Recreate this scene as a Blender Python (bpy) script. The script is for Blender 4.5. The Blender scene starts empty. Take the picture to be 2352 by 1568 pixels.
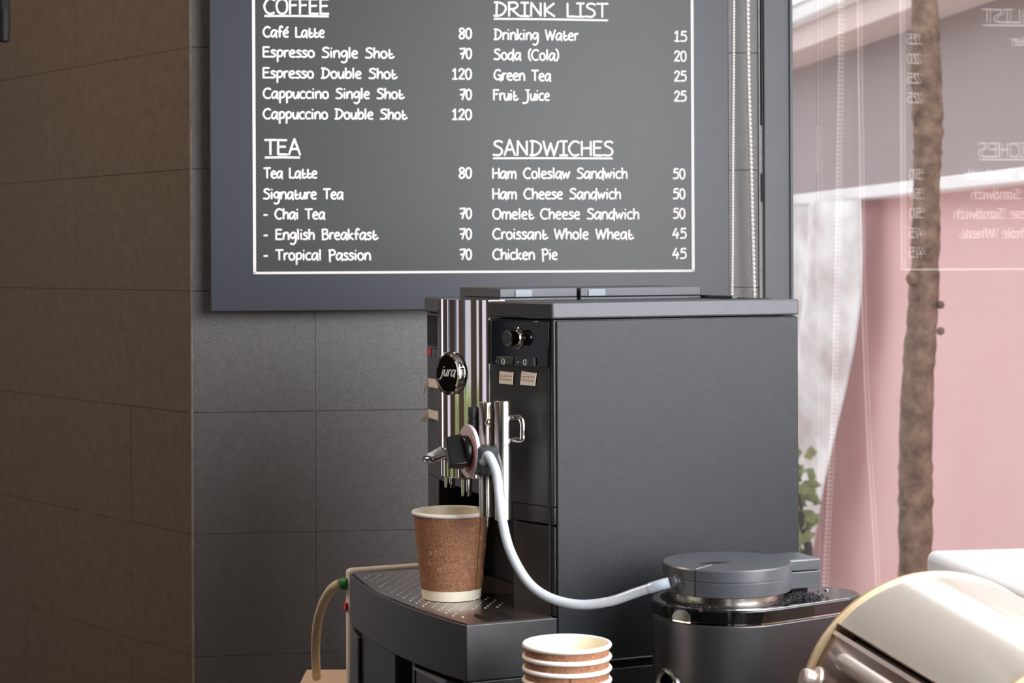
import bpy, math, random
from mathutils import Vector, Matrix
random.seed(4)
sc = bpy.context.scene
COL = sc.collection
R = math.radians

# ---------------------------------------------------------------- camera
F = 4500.0                      # focal length in pixels of the 2352 px wide frame
CX, CY = 1176.0, 600.0          # principal point
CAMZ = 1.46
ROLL = 0.0045
cam = bpy.data.cameras.new('camera'); camo = bpy.data.objects.new('camera', cam); COL.objects.link(camo)
cam.sensor_width = 36.0; cam.lens = F / 2352 * 36
cam.shift_x = 0.0; cam.shift_y = -(784 - CY) / 2352
camo.matrix_world = Matrix.Translation((0, 0, CAMZ)) @ Matrix.Rotation(R(90), 4, 'X') @ Matrix.Rotation(-ROLL, 4, 'Z')
cam.clip_start = 0.05; cam.clip_end = 200
cam.dof.use_dof = True; cam.dof.focus_distance = 2.5; cam.dof.aperture_fstop = 11
sc.camera = camo

# ---------------------------------------------------------------- exposure
vs = sc.view_settings
vs.view_transform = 'Standard'; vs.look = 'None'; vs.gamma = 1.0; vs.use_curve_mapping = False
vs.exposure = 0.0
sc.cycles.use_denoising = True
sc.cycles.max_bounces = 10; sc.cycles.transparent_max_bounces = 16; sc.cycles.glossy_bounces = 6
sc.cycles.sample_clamp_indirect = 6.0

# ---------------------------------------------------------------- world: bright hazy sky
wd = bpy.data.worlds.new('sky'); sc.world = wd; wd.use_nodes = True
wn, wl = wd.node_tree.nodes, wd.node_tree.links
bg = wn['Background']
bg.inputs[0].default_value = (0.93, 0.96, 1.0, 1); bg.inputs[1].default_value = 2.5

def area(name, loc, target, size, size_y, power, color):
    l = bpy.data.lights.new(name, 'AREA'); l.shape = 'RECTANGLE'; l.size = size; l.size_y = size_y
    l.energy = power; l.color = color
    o = bpy.data.objects.new(name, l); COL.objects.link(o)
    o.location = loc
    o.rotation_euler = (Vector(target) - Vector(loc)).to_track_quat('-Z', 'Y').to_euler()
    return o
# daylight coming in through the long glass front on the right, and through the shop front behind the camera
area('side_window_daylight', (0.742, 1.25, 1.80), (-0.252, 1.355, 1.75), 1.9, 1.1, 48, (0.90, 0.94, 1.0))
area('alley_fill', (1.38, 0.95, 1.75), (0.40, 3.25, 1.55), 1.0, 1.4, 50, (0.92, 0.95, 1.0))  # added panel outside the glass, brightens the tiles and the board's right end
# (shop front openings are lit by the sky itself)
#area('shopfront_daylight', (0.35, -1.85, 1.70), (0.1, 3.0, 1.25), 2.0, 1.7, 5, (0.90, 0.95, 1.0))

# ---------------------------------------------------------------- helpers
def ray(px, py):
    a, b = px - CX, CY - py
    c, s = math.cos(ROLL), math.sin(ROLL)
    return Vector(((a * c + b * s) / F, 1.0, (-a * s + b * c) / F))
CAM = Vector((0, 0, CAMZ))
def at_depth(px, py, Y): return CAM + ray(px, py) * Y
def on_plane(px, py, p0, n):
    r = ray(px, py); n = Vector(n)
    return CAM + r * ((Vector(p0) - CAM).dot(n) / r.dot(n))

class MB:
    """collects shapes, links them as one mesh object"""
    def __init__(s, M=None): s.v = []; s.f = []; s.m = []; s.M = M
    def add(s, vs_, fs, mat=0, M=None):
        b = len(s.v)
        for p in vs_:
            p = Vector(p)
            if M is not None: p = M @ p
            if s.M is not None: p = s.M @ p
            s.v.append(p)
        for f in fs: s.f.append([i + b for i in f]); s.m.append(mat)
        return s
    def box(s, lo, hi, mat=0, M=None):
        x0, y0, z0 = lo; x1, y1, z1 = hi
        return s.add([(x0,y0,z0),(x1,y0,z0),(x1,y1,z0),(x0,y1,z0),(x0,y0,z1),(x1,y0,z1),(x1,y1,z1),(x0,y1,z1)],
                     [(0,3,2,1),(4,5,6,7),(0,1,5,4),(1,2,6,5),(2,3,7,6),(3,0,4,7)], mat, M)
    def prism(s, poly, z0, z1, mat=0, M=None, top=None):
        """poly counter-clockwise; top = optional other outline at z1"""
        n = len(poly); tp = top or poly
        a = sum(poly[i][0]*poly[(i+1)%n][1]-poly[(i+1)%n][0]*poly[i][1] for i in range(n))
        if a < 0: poly = poly[::-1]; tp = tp[::-1]
        vs_ = [(x,y,z0) for x,y in poly] + [(x,y,z1) for x,y in tp]
        fs = [tuple(range(n-1,-1,-1)), tuple(range(n,2*n))] + [(i,(i+1)%n,n+(i+1)%n,n+i) for i in range(n)]
        return s.add(vs_, fs, mat, M)
    def lathe(s, prof, n=40, mat=0, M=None, caps=True):
        """prof: (r, z) from bottom to top, z axis"""
        vs_ = []; fs = []
        for r, z in prof:
            for i in range(n):
                a = 2*math.pi*i/n; vs_.append((r*math.cos(a), r*math.sin(a), z))
        for j in range(len(prof)-1):
            for i in range(n):
                k = (i+1) % n
                fs.append((j*n+i, j*n+k, (j+1)*n+k, (j+1)*n+i))
        if caps:
            if prof[0][0] > 1e-6: fs.append(tuple(range(n-1,-1,-1)))
            if prof[-1][0] > 1e-6: fs.append(tuple((len(prof)-1)*n+i for i in range(n)))
        return s.add(vs_, fs, mat, M)
    def tube(s, pts, r, n=12, mat=0, cap=True, squash=None, M=None):
        """tube along points; r number or list; squash=(normal, factor) flattens it along a normal"""
        pts = [Vector(p) for p in pts]; rings = []; N = len(pts)
        up = None
        for i, p in enumerate(pts):
            t = (pts[min(i+1,N-1)] - pts[max(i-1,0)])
            t = t.normalized() if t.length > 1e-9 else Vector((0,0,1))
            if up is None:
                up = Vector((0,0,1)) if abs(t.z) < 0.9 else Vector((1,0,0))
                if squash: up = Vector(squash[0])
            a = (up - t*up.dot(t))
            a = a.normalized() if a.length > 1e-6 else Vector((1,0,0)); b = t.cross(a); 
            if not squash: up = a
            rr = r[i] if isinstance(r,(list,tuple)) else r
            ka = squash[1] if squash else 1.0
            rings.append([p + a*(ka*rr*math.sin(2*math.pi*k/n)) + b*(rr*math.cos(2*math.pi*k/n)) for k in range(n)])
        vs_ = [q for ring in rings for q in ring]; fs = []
        for j in range(N-1):
            for k in range(n):
                l = (k+1) % n; fs.append((j*n+k, (j+1)*n+k, (j+1)*n+l, j*n+l))
        if cap: fs.append(tuple(range(n))); fs.append(tuple((N-1)*n+k for k in range(n-1,-1,-1)))
        return s.add(vs_, fs, mat, M)
    def ball(s, c, r, n=8, mat=0, sz=1.0):
        vs_ = [(c[0],c[1],c[2]-r*sz)]; fs = []; m = n//2
        for j in range(1,m):
            ph = math.pi*j/m
            for i in range(n):
                a = 2*math.pi*i/n
                vs_.append((c[0]+r*math.sin(ph)*math.cos(a), c[1]+r*math.sin(ph)*math.sin(a), c[2]-r*sz*math.cos(ph)))
        vs_.append((c[0],c[1],c[2]+r*sz)); L = len(vs_)-1
        for i in range(n): fs.append((0, 1+(i+1)%n, 1+i)); fs.append((L, L-n+i, L-n+(i+1)%n))
        for j in range(m-2):
            for i in range(n):
                k = (i+1)%n; fs.append((1+j*n+i, 1+j*n+k, 1+(j+1)*n+k, 1+(j+1)*n+i))
        return s.add(vs_, fs, mat)
    def build(s, name, mats, parent=None, bevel=0.0, seg=2, smooth=35, M=None):
        me = bpy.data.meshes.new(name); me.from_pydata([tuple(p) for p in s.v], [], s.f)
        if not isinstance(mats, (list, tuple)): mats = [mats]
        for m in mats: me.materials.append(m)
        for p, mi in zip(me.polygons, s.m): p.material_index = mi
        me.update()
        if smooth: me.shade_smooth(); me.set_sharp_from_angle(angle=R(smooth))
        o = bpy.data.objects.new(name, me); COL.objects.link(o)
        if parent is not None: o.parent = parent
        if M is not None: o.matrix_local = M
        if bevel:
            b = o.modifiers.new('bevel', 'BEVEL'); b.width = bevel; b.segments = seg; b.limit_method = 'ANGLE'
            b.angle_limit = R(40); b.harden_normals = False
        return o

def frame(o, x, y, z):
    """matrix whose columns are the given axes"""
    return Matrix((( x[0],y[0],z[0],o[0]),(x[1],y[1],z[1],o[1]),(x[2],y[2],z[2],o[2]),(0,0,0,1)))
def axis_frame(o, z):
    z = Vector(z).normalized(); h = Vector((0,0,1)) if abs(z.z) < 0.9 else Vector((1,0,0))
    x = h.cross(z).normalized(); y = z.cross(x)
    return frame(o, x, y, z)
def tag(o, label=None, cat=None, group=None, kind=None):
    if label: o['label'] = label
    if cat: o['category'] = cat
    if group: o['group'] = group
    if kind: o['kind'] = kind
    return o
def empty(name, M, label, cat, group=None):
    o = bpy.data.objects.new(name, None); COL.objects.link(o); o.empty_display_size = 0.05
    o.matrix_world = M
    return tag(o, label, cat, group)
def crom(pts, n=6):
    pts = [Vector(p) for p in pts]; out = []
    P = [pts[0]*2 - pts[1]] + pts + [pts[-1]*2 - pts[-2]]
    for i in range(1, len(P)-2):
        for k in range(n):
            t = k/n
            out.append(0.5*((2*P[i]) + (P[i+1]-P[i-1])*t + (2*P[i-1]-5*P[i]+4*P[i+1]-P[i+2])*t*t + (3*P[i]-P[i-1]-3*P[i+1]+P[i+2])*t**3))
    out.append(pts[-1]); return out

# ---------------------------------------------------------------- materials
def S(r, g, b):
    f = lambda c: c/12.92 if c <= 0.04045 else ((c+0.055)/1.055)**2.4
    return (f(r/255), f(g/255), f(b/255), 1)
def mat(name, col, rough=0.5, metal=0.0, spec=0.5, noise=None, bump=None, coat=0.0, trans=0.0, ior=1.45, sss=0.0, emit=None):
    """noise=(scale, second colour, contrast)  bump=(scale, strength)"""
    m = bpy.data.materials.new(name); m.use_nodes = True
    n, l = m.node_tree.nodes, m.node_tree.links
    b = n['Principled BSDF']
    b.inputs['Base Color'].default_value = col; b.inputs['Roughness'].default_value = rough
    b.inputs['Metallic'].default_value = metal; b.inputs['Specular IOR Level'].default_value = spec
    b.inputs['Coat Weight'].default_value = coat; b.inputs['Transmission Weight'].default_value = trans
    b.inputs['IOR'].default_value = ior
    if sss: b.inputs['Subsurface Weight'].default_value = sss; b.inputs['Subsurface Radius'].default_value = (0.01,0.01,0.01)
    if emit: b.inputs['Emission Color'].default_value = emit[0]; b.inputs['Emission Strength'].default_value = emit[1]
    tc = n.new('ShaderNodeTexCoord')
    if noise:
        t = n.new('ShaderNodeTexNoise'); t.inputs['Scale'].default_value = noise[0]; t.inputs['Detail'].default_value = 6
        t.inputs['Roughness'].default_value = 0.65
        r = n.new('ShaderNodeValToRGB'); c = noise[2] if len(noise) > 2 else 0.15
        r.color_ramp.elements[0].position = 0.5-c; r.color_ramp.elements[1].position = 0.5+c
        r.color_ramp.elements[0].color = col; r.color_ramp.elements[1].color = noise[1]
        l.new(tc.outputs['Object'], t.inputs['Vector']); l.new(t.outputs['Fac'], r.inputs['Fac']); l.new(r.outputs['Color'], b.inputs['Base Color'])
    if bump:
        t = n.new('ShaderNodeTexNoise'); t.inputs['Scale'].default_value = bump[0]; t.inputs['Detail'].default_value = 3
        u = n.new('ShaderNodeBump'); u.inputs['Strength'].default_value = bump[1]; u.inputs['Distance'].default_value = 0.001
        l.new(tc.outputs['Object'], t.inputs['Vector']); l.new(t.outputs['Fac'], u.inputs['Height']); l.new(u.outputs['Normal'], b.inputs['Normal'])
    return m
M_tile = mat('dark_granite_tile', S(46,41,37), 0.36, spec=1.6, noise=(110, S(76,70,66), 0.3), bump=(800, 0.5))
M_tileL = mat('brown_granite_tile', S(70,60,51), 0.6, spec=0.3, noise=(60, S(98,85,72), 0.35), bump=(800, 0.4))
M_grout = mat('tile_grout', S(70,62,54), 0.9, noise=(20, S(110,98,86), 0.1))
M_floor = mat('floor_tile', S(70,62,55), 0.5, noise=(6, S(90,82,74)))
M_ceil = mat('ceiling_paint', S(120,112,104), 0.8, noise=(8, S(130,122,114)))
M_dark = mat('dark_wall_paint', S(70,58,48), 0.7, noise=(10, S(80,66,55)))
M_boardframe = mat('slate_blue_paint', S(50,53,62), 0.38, spec=0.6, noise=(3, S(54,57,66), 0.3), bump=(60, 0.06))
M_board = mat('chalkboard_paint', S(55,57,54), 0.40, spec=0.6, noise=(4, S(60,62,59), 0.3), bump=(60, 0.06))
M_chalk = mat('white_marker', S(235,235,233), 0.7, noise=(50, S(248,248,246)))
M_frame = mat('grey_aluminium_frame', S(98,104,107), 0.36, metal=0.0, noise=(4, S(106,112,115)))
M_seal = mat('grey_sealant', S(176,174,172), 0.7, noise=(90, S(200,198,196)))
M_bead = mat('white_plastic_bead', S(248,246,238), 0.35, noise=(20, S(252,250,246)))
M_black = mat('black_textured_plastic', S(16,16,18), 0.38, spec=1.0, noise=(60, S(23,23,24)), bump=(1500, 0.35))
M_side = mat('grey_black_side_plastic', S(19,23,26), 0.40, spec=0.42, noise=(60, S(24,28,31)), bump=(1300, 0.45))
M_top = mat('dark_grey_top_plastic', S(56,57,61), 0.38, spec=0.6, noise=(60, S(60,61,65)), bump=(1300, 0.3))
M_void = mat('matt_black_plastic', S(14,13,13), 0.6, spec=0.3, noise=(20, S(18,17,16)))
M_gloss = mat('glossy_black_panel', S(6,6,7), 0.06, spec=0.3, noise=(20, S(10,10,11)))
M_chrome = mat('polished_chrome', S(225,222,220), 0.05, metal=1.0, noise=(4, S(232,230,228)))
M_steel = mat('brushed_steel', S(200,196,186), 0.22, metal=1.0, noise=(30, S(212,208,200)), bump=(300, 0.05))
M_grate = mat('polished_tray_plate', S(138,124,119), 0.17, metal=0.88, noise=(8, S(146,132,127)), bump=(90, 0.03))
M_dot = mat('hole_highlight', S(235,230,222), 0.35, metal=0.3, noise=(50, S(242,238,232)))  # highlights on the grate holes, put into the colour
M_palestrip = mat('pale_strip', S(190,190,190), 0.3, metal=0.6, noise=(50, S(200,200,200)))
M_paper = mat('cream_paper', S(250,242,230), 0.8, noise=(160, S(238,226,212), 0.2))
M_ink = mat('brown_ink', S(120,98,78), 0.8, noise=(90, S(140,116,94)))
M_red = mat('red_plastic', S(190,40,38), 0.4, noise=(50, S(200,50,46)))
M_redarc = mat('red_print', S(225,40,44), 0.5, noise=(50, S(232,52,52)))
M_clear = mat('clear_acrylic', S(252,240,248), 0.12, trans=0.25, spec=0.5, noise=(40, S(246,230,242)))
M_hose = mat('milky_silicone', S(182,188,196), 0.22, spec=0.6, sss=0.5, noise=(30, S(190,196,204)))
M_hosec = mat('clear_hose_end', S(205,215,226), 0.12, trans=0.5, noise=(40, S(214,222,232)))
M_cupwhite = mat('white_paper_cup', S(246,236,208), 0.55, sss=0.1, noise=(30, S(250,242,220)))
M_rim = mat('cup_rim', S(248,242,230), 0.4, noise=(30, S(250,246,238)))
M_cool = mat('anthracite_metal', S(84,84,86), 0.34, metal=0.8, noise=(10, S(90,90,92)), bump=(200, 0.03))
M_lid = mat('dark_grey_lid_plastic', S(64,67,71), 0.33, spec=0.9, noise=(50, S(68,71,75)), bump=(900, 0.12))
M_piano = mat('piano_black_band', S(12,12,13), 0.05, spec=0.7, coat=0.5, noise=(20, S(14,14,15)))
M_plate = mat('polished_dark_plate', S(150,148,150), 0.10, metal=1.0, noise=(12, S(158,156,158)))
M_cream = mat('champagne_metal', S(246,234,218), 0.17, metal=0.6, noise=(5, S(249,239,226)))
M_bronze = mat('bronze_front', S(112,86,76), 0.20, metal=0.55, noise=(5, S(124,97,86)))
M_rimgold = mat('beige_edge', S(206,180,142), 0.35, metal=0.3, noise=(20, S(212,188,152)))
M_handle = mat('satin_pink_metal', S(226,208,198), 0.28, metal=0.6, noise=(20, S(232,216,206)))
M_white = mat('white_plastic', S(226,212,198), 0.45, noise=(20, S(232,220,206)))
M_cable = mat('cream_cable', S(205,186,152), 0.5, noise=(40, S(212,194,162)))
M_green = mat('green_plastic', S(44,112,62), 0.45, noise=(40, S(50,122,70)))
M_beige = mat('beige_laminate', S(198,170,146), 0.6, noise=(20, S(204,178,154)))
M_counter = mat('counter_stone', S(60,54,50), 0.35, noise=(20, S(74,66,62)))
M_grounds = mat('coffee_grounds', S(34,30,30), 0.8, noise=(400, S(60,58,60), 0.05))
M_pink = mat('pink_render', S(230,180,178), 0.8, noise=(1.0, S(234,200,197), 0.4))
M_ledge = mat('white_ledge', S(246,244,242), 0.7, noise=(4, S(250,249,247)))
M_mauve = mat('mauve_panel', S(158,141,140), 0.7, noise=(0.8, S(172,157,155), 0.35))
M_fascia = mat('blush_fascia', S(226,206,200), 0.7, noise=(4, S(232,214,208)))
M_roof = mat('roof_sheet', S(200,196,192), 0.7, noise=(4, S(210,206,202)))
M_pave = mat('pavement', S(196,186,180), 0.85, noise=(6, S(210,202,196)))
M_bark = mat('bark', S(96,74,62), 0.85, noise=(26, S(164,138,118), 0.18), bump=(60, 1.0))
M_leaf = mat('leaves', S(128,142,92), 0.6, noise=(30, S(176,184,128)))
M_stick = mat('dark_stick', S(60,48,48), 0.8, noise=(30, S(76,62,60)))

def cup_sleeve_material():
    m = mat('brown_printed_paper', S(128,84,58), 0.6); n, l = m.node_tree.nodes, m.node_tree.links
    b = n['Principled BSDF']; tc = n.new('ShaderNodeTexCoord')
    nz = n.new('ShaderNodeTexNoise'); nz.inputs['Scale'].default_value = 420; nz.inputs['Detail'].default_value = 5
    r0 = n.new('ShaderNodeValToRGB'); r0.color_ramp.elements[0].position = 0.35; r0.color_ramp.elements[1].position = 0.68
    r0.color_ramp.elements[0].color = S(128,86,61); r0.color_ramp.elements[1].color = S(170,120,89)
    l.new(tc.outputs['Object'], nz.inputs['Vector']); l.new(nz.outputs['Fac'], r0.inputs['Fac'])
    l.new(r0.outputs['Color'], b.inputs['Base Color'])
    return m
M_sleeve = cup_sleeve_material()
M_print = mat('pale_print', S(196,152,116), 0.6, noise=(200, S(178,130,96)))

def glass_material():
    """thin window glass: mirror mixed over clear by angle (Schlick), same from both sides"""
    m = bpy.data.materials.new('window_glass'); m.use_nodes = True
    n, l = m.node_tree.nodes, m.node_tree.links; n.clear()
    out = n.new('ShaderNodeOutputMaterial'); mix = n.new('ShaderNodeMixShader')
    tr = n.new('ShaderNodeBsdfTransparent'); gl = n.new('ShaderNodeBsdfGlossy')
    tr.inputs[0].default_value = (0.985, 0.975, 0.975, 1); gl.inputs['Roughness'].default_value = 0.0
    gl.inputs['Color'].default_value = (1,1,1,1)
    ge = n.new('ShaderNodeNewGeometry'); dp = n.new('ShaderNodeVectorMath'); dp.operation = 'DOT_PRODUCT'
    ab = n.new('ShaderNodeMath'); ab.operation = 'ABSOLUTE'
    om = n.new('ShaderNodeMath'); om.operation = 'SUBTRACT'; om.inputs[0].default_value = 1.0
    pw = n.new('ShaderNodeMath'); pw.operation = 'POWER'; pw.inputs[1].default_value = 5.0
    ma = n.new('ShaderNodeMath'); ma.operation = 'MULTIPLY_ADD'; ma.inputs[1].default_value = 0.96; ma.inputs[2].default_value = 0.04
    l.new(ge.outputs['Normal'], dp.inputs[0]); l.new(ge.outputs['Incoming'], dp.inputs[1]); l.new(dp.outputs['Value'], ab.inputs[0])
    l.new(ab.outputs[0], om.inputs[1]); l.new(om.outputs[0], pw.inputs[0]); l.new(pw.outputs[0], ma.inputs[0])
    l.new(ma.outputs[0], mix.inputs[0]); l.new(tr.outputs[0], mix.inputs[1]); l.new(gl.outputs[0], mix.inputs[2])
    l.new(mix.outputs[0], out.inputs[0])
    return m
M_glass = glass_material()
def sheet_material():
    m = bpy.data.materials.new('white_plastic_sheet'); m.use_nodes = True
    n, l = m.node_tree.nodes, m.node_tree.links; b = n['Principled BSDF']
    b.inputs['Base Color'].default_value = S(252,250,248); b.inputs['Roughness'].default_value = 0.35
    tr = n.new('ShaderNodeBsdfTransparent'); mix = n.new('ShaderNodeMixShader')
    nz = n.new('ShaderNodeTexNoise'); nz.inputs['Scale'].default_value = 5; tc = n.new('ShaderNodeTexCoord')
    rp = n.new('ShaderNodeMapRange'); rp.inputs['To Min'].default_value = 0.35; rp.inputs['To Max'].default_value = 0.95
    rp.inputs['From Min'].default_value = 0.35; rp.inputs['From Max'].default_value = 0.65
    l.new(tc.outputs['Object'], nz.inputs['Vector']); l.new(nz.outputs['Fac'], rp.inputs['Value']); l.new(rp.outputs[0], mix.inputs[0])
    l.new(tr.outputs[0], mix.inputs[1]); l.new(b.outputs[0], mix.inputs[2]); l.new(mix.outputs[0], n['Material Output'].inputs[0])
    return m
M_sheet = sheet_material()

# ---------------------------------------------------------------- the setting
U = Vector((0.9901, 0.1404, 0)); U.normalize()            # along the back wall, to the right
NB = Vector((U.y, -U.x, 0))                                # back wall normal, towards the camera; also along the glass
CG = Vector((0.4743, 3.356, 0))                            # corner of back wall and glass
KL = CG - U * 1.0103                                       # the outside corner of the two tiled walls
LW = Vector((-0.625, 0.781, 0)); LW.normalize()            # along the left wall, away
NL = Vector((-LW.y, LW.x, 0))                              # its normal, into the room
ZJ = 1.4138 - 0.2 * 7                                      # height of a joint
CEIL = 2.72

def tiled_wall(name, origin, along, normal, length, widths_of_row, mats, depth=0.012):
    M = frame(origin, along, -normal, Vector((0,0,1)))     # x along, y into the wall, z up
    if along.cross(-normal).z < 0: pass
    mb = MB(M); g = 0.0003
    mb.box((0.0, depth*0.35, 0), (length, 0.12, CEIL), 1)
    k = 0; z = ZJ - 0.2
    while z < CEIL:
        z0, z1 = max(0, z), min(CEIL, z+0.2)
        if z1 > z0 + 0.01:
            for x0, x1 in widths_of_row(k, length):
                mb.box((x0+g if x0 > 0 else x0, random.uniform(-0.0004, 0.0004), z0+g), (x1-g, depth, z1-g), 0)
        z += 0.2; k += 1
    o = mb.build(name, mats, None, bevel=0.0004, seg=2, smooth=0)
    return tag(o, kind='structure')
def rows_back(k, L):
    x = 0.0; out = []
    while x < L - 1e-6: out.append((x, min(L, x+0.2015))); x += 0.2015
    return out
def rows_left(k, L):
    out = []; x = 0.0; first = 0.214 if k < 8 else 0.42
    e = first
    while x < L - 1e-6: out.append((x, min(L, e))); x = e; e += 0.42
    return out
tiled_wall('wall_back', KL, U, NB, 1.0103, rows_back, [M_tile, M_grout])
# left wall: built from the corner away from the camera
def left_frame_wall():
    M = frame(KL, LW, -NL, Vector((0,0,1)))
    mb = MB(M); g = 0.0003; L = 2.9
    def bx(lo, hi, mt): mb.box(lo, hi, mt)
    bx((0.004, 0.004, 0), (L, 0.12, CEIL), 1)
    k = 0; z = ZJ - 0.2
    while z < CEIL:
        z0, z1 = max(0, z), min(CEIL, z+0.2)
        if z1 > z0 + 0.01:
            for x0, x1 in rows_left(k, L): bx((x0+g if x0 > 0 else 0.0, random.uniform(-0.0004,0.0004), z0+g), (x1-g, 0.012, z1-g), 0)
        z += 0.2; k += 1
    for f in mb.f: f.reverse()                              # mirrored frame
    return tag(mb.build('wall_left', [M_tileL, M_grout], None, bevel=0.0004, seg=2, smooth=0), kind='structure')
left_frame_wall()
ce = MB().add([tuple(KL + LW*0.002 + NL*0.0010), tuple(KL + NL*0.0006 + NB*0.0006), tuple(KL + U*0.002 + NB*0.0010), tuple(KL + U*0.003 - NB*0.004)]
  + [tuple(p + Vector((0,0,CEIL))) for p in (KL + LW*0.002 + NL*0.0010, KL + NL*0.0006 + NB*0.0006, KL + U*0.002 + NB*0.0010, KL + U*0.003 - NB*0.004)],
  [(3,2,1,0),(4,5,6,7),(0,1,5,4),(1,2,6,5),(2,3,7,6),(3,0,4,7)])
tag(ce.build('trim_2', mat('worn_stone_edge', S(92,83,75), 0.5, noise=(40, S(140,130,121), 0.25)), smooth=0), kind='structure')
WX, EX, FY = -3.0, 1.25, -2.0
floor = MB().prism([(-3.2,-2.2),(1.40,-2.2),(0.62,3.45),(-0.45,3.40),(-2.2,5.6),(-3.2,5.6)], -0.08, 0.0).build('floor', M_floor, smooth=0); tag(floor, kind='structure')
ceil = MB().prism([(-3.2,-2.2),(1.30,-2.2),(0.54,3.45),(-0.45,3.40),(-2.2,5.6),(-3.2,5.6)], CEIL, CEIL+0.1).build('ceiling', M_ceil, smooth=0); tag(ceil, kind='structure')
wl_ = MB()
for y0, y1 in [(-2.0,0.2), (0.55,0.85), (1.1,1.6), (2.25,2.75), (3.2,3.85), (4.4,5.6)]: wl_.box((WX-0.1, y0, 0), (WX, y1, CEIL))
wl_.box((WX-0.1, -2.0, 2.05), (WX, 5.6, CEIL)); wl_.box((WX-0.1, -2.0, 0), (WX, 5.6, 0.5))
wl_ = wl_.build('wall_side', M_dark, smooth=0); tag(wl_, kind='structure')
fr = MB()
for x0, x1 in [(-3.0,-0.15), (0.2,1.24)]: fr.box((x0, FY-0.12, 0), (x1, FY, CEIL))
fr.box((-3.0, FY-0.12, 2.35), (1.24, FY, CEIL)); fr.box((-3.0, FY-0.12, 0), (1.24, FY, 0.35))
tag(fr.build('wall_front', M_dark, smooth=0), kind='structure')

# window: grey post at the corner, head and sill rails, one thick pane
GM = frame(CG, NB, U, Vector((0,0,1)))                      # x along the glass towards the camera, y outward
wroot = MB(GM)
wroot.box((-0.02, -0.046, 0.0), (0.012, 0.004, CEIL)); wroot.box((0.012, -0.002, 0.0), (0.016, 0.004, CEIL))
wroot.box((0.0, -0.02, 0.0), (5.2, 0.05, 0.60)); wroot.box((0.0, -0.02, 2.55), (5.2, 0.05, CEIL))
w1 = wroot.build('window_1', M_frame, bevel=0.0015); tag(w1, kind='structure')
gp = MB(GM).box((0.004, 0.0, 0.60), (5.2, 0.003, 2.55)).build('glass_pane', M_glass, w1, smooth=0)
tr = MB(frame(CG, NB, U, Vector((0,0,1))))
tr.box((-0.004, -0.053, 0.0), (0.004, -0.046, CEIL), 0)
for z0, z1 in [(1.69,1.95), (1.56,1.608)]: tr.box((0.0035, -0.0505, z0), (0.0045, -0.0475, z1), 1)
tag(tr.build('trim_1', [M_seal, M_void], smooth=0), kind='structure')

# ---------------------------------------------------------------- outdoors
OUT = Vector((U.x, U.y, 0)); FO = CG + OUT * 1.6
FM = frame(FO, NB, OUT, Vector((0,0,1)))                    # x towards the camera along the facade, y away from the shop
pv = MB().box((-14, -16, -0.2), (14, 24, -0.081)).build('pavement', M_pave, smooth=0); tag(pv, kind='structure')
bld = empty('pink_building', FM, 'pink rendered building with white ledge and fascia seen through the window', 'building')
MB().box((-16, 0, -0.08), (6, 0.3, 1.70)).build('wall', M_pink, bld, smooth=0)
MB().box((-16, -0.10, 1.70), (6, 0.3, 1.748)).build('ledge', M_ledge, bld, bevel=0.006)
MB().box((-16, 0.06, 1.748), (6, 0.3, 2.352)).build('upper_panel', M_mauve, bld, smooth=0)
MB().box((-16, -0.16, 2.352), (6, 0.3, 2.452)).build('soffit_board', M_fascia, bld, bevel=0.004)
MB().box((-16, -0.22, 2.452), (6, 0.3, 2.53)).build('gutter', M_ledge, bld, bevel=0.01)
MB().add([(-16,-0.22,2.53),(6,-0.22,2.53),(6,3.0,3.5),(-16,3.0,3.5),(-16,-0.22,2.51),(6,-0.22,2.51),(6,3.0,3.4),(-16,3.0,3.4)],
         [(0,1,2,3),(7,6,5,4),(0,4,5,1),(1,5,6,2),(2,6,7,3),(3,7,4,0)]).build('roof', M_roof, bld, smooth=0)
# plastic sheet hanging from the ledge
sh = []; ns, nz = 40, 24
for j in range(nz+1):
    for i in range(ns+1):
        u = i/ns; v = j/nz
        x = -6.2 + 2.0*u - 0.5*v*v*u + 0.05*math.sin(7*v); y = -0.14 - 0.05*math.sin(u*17 + 2.5*v) - 0.04*v
        sh.append((x, y, 1.70 - 1.70*v + (0.25*math.sin(u*3.1)*v*(1-v)) + 0.05*math.sin(9*u)*(v**2)))
sf = [(j*(ns+1)+i, j*(ns+1)+i+1, (j+1)*(ns+1)+i+1, (j+1)*(ns+1)+i) for j in range(nz) for i in range(ns)]
ps = MB().add(sh, sf).build('plastic_sheet', M_sheet, M=None, smooth=60); ps.matrix_world = FM
sl = ps.modifiers.new('thick', 'SOLIDIFY'); sl.thickness = 0.002
tag(ps, 'crumpled white plastic sheet hanging on the pink building wall', 'sheet')
# shrub peeking out behind the machine
shm = empty('shrub', Matrix.Translation(at_depth(1826, 1320, 6.2).to_2d().to_3d()), 'small yellow-green shrub with a dark stick beside the machine outside', 'plant')
lf = MB()
for i in range(160):
    a = random.uniform(0, 6.28); r_ = random.uniform(0, 0.07); z = random.uniform(0.25, 0.86)
    c = Vector((r_*math.cos(a), r_*math.sin(a), z)); d = Vector((random.gauss(0,1), random.gauss(0,1), random.gauss(0.4,0.6))).normalized()*0.06
    s_ = d.cross(Vector((0.3,1,0.2))).normalized()*0.02
    lf.add([c-d*0.5, c+s_, c+d*0.5, c-s_], [(0,1,2,3)])
lf.build('foliage', M_leaf, shm, smooth=0)
MB().tube([(0.0,0,-0.08),(0.03,0,0.3),(0.04,-0.02,0.55),(-0.05,-0.02,0.95)], [0.02,0.016,0.014,0.010], 8).build('stem', M_stick, shm)
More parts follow.
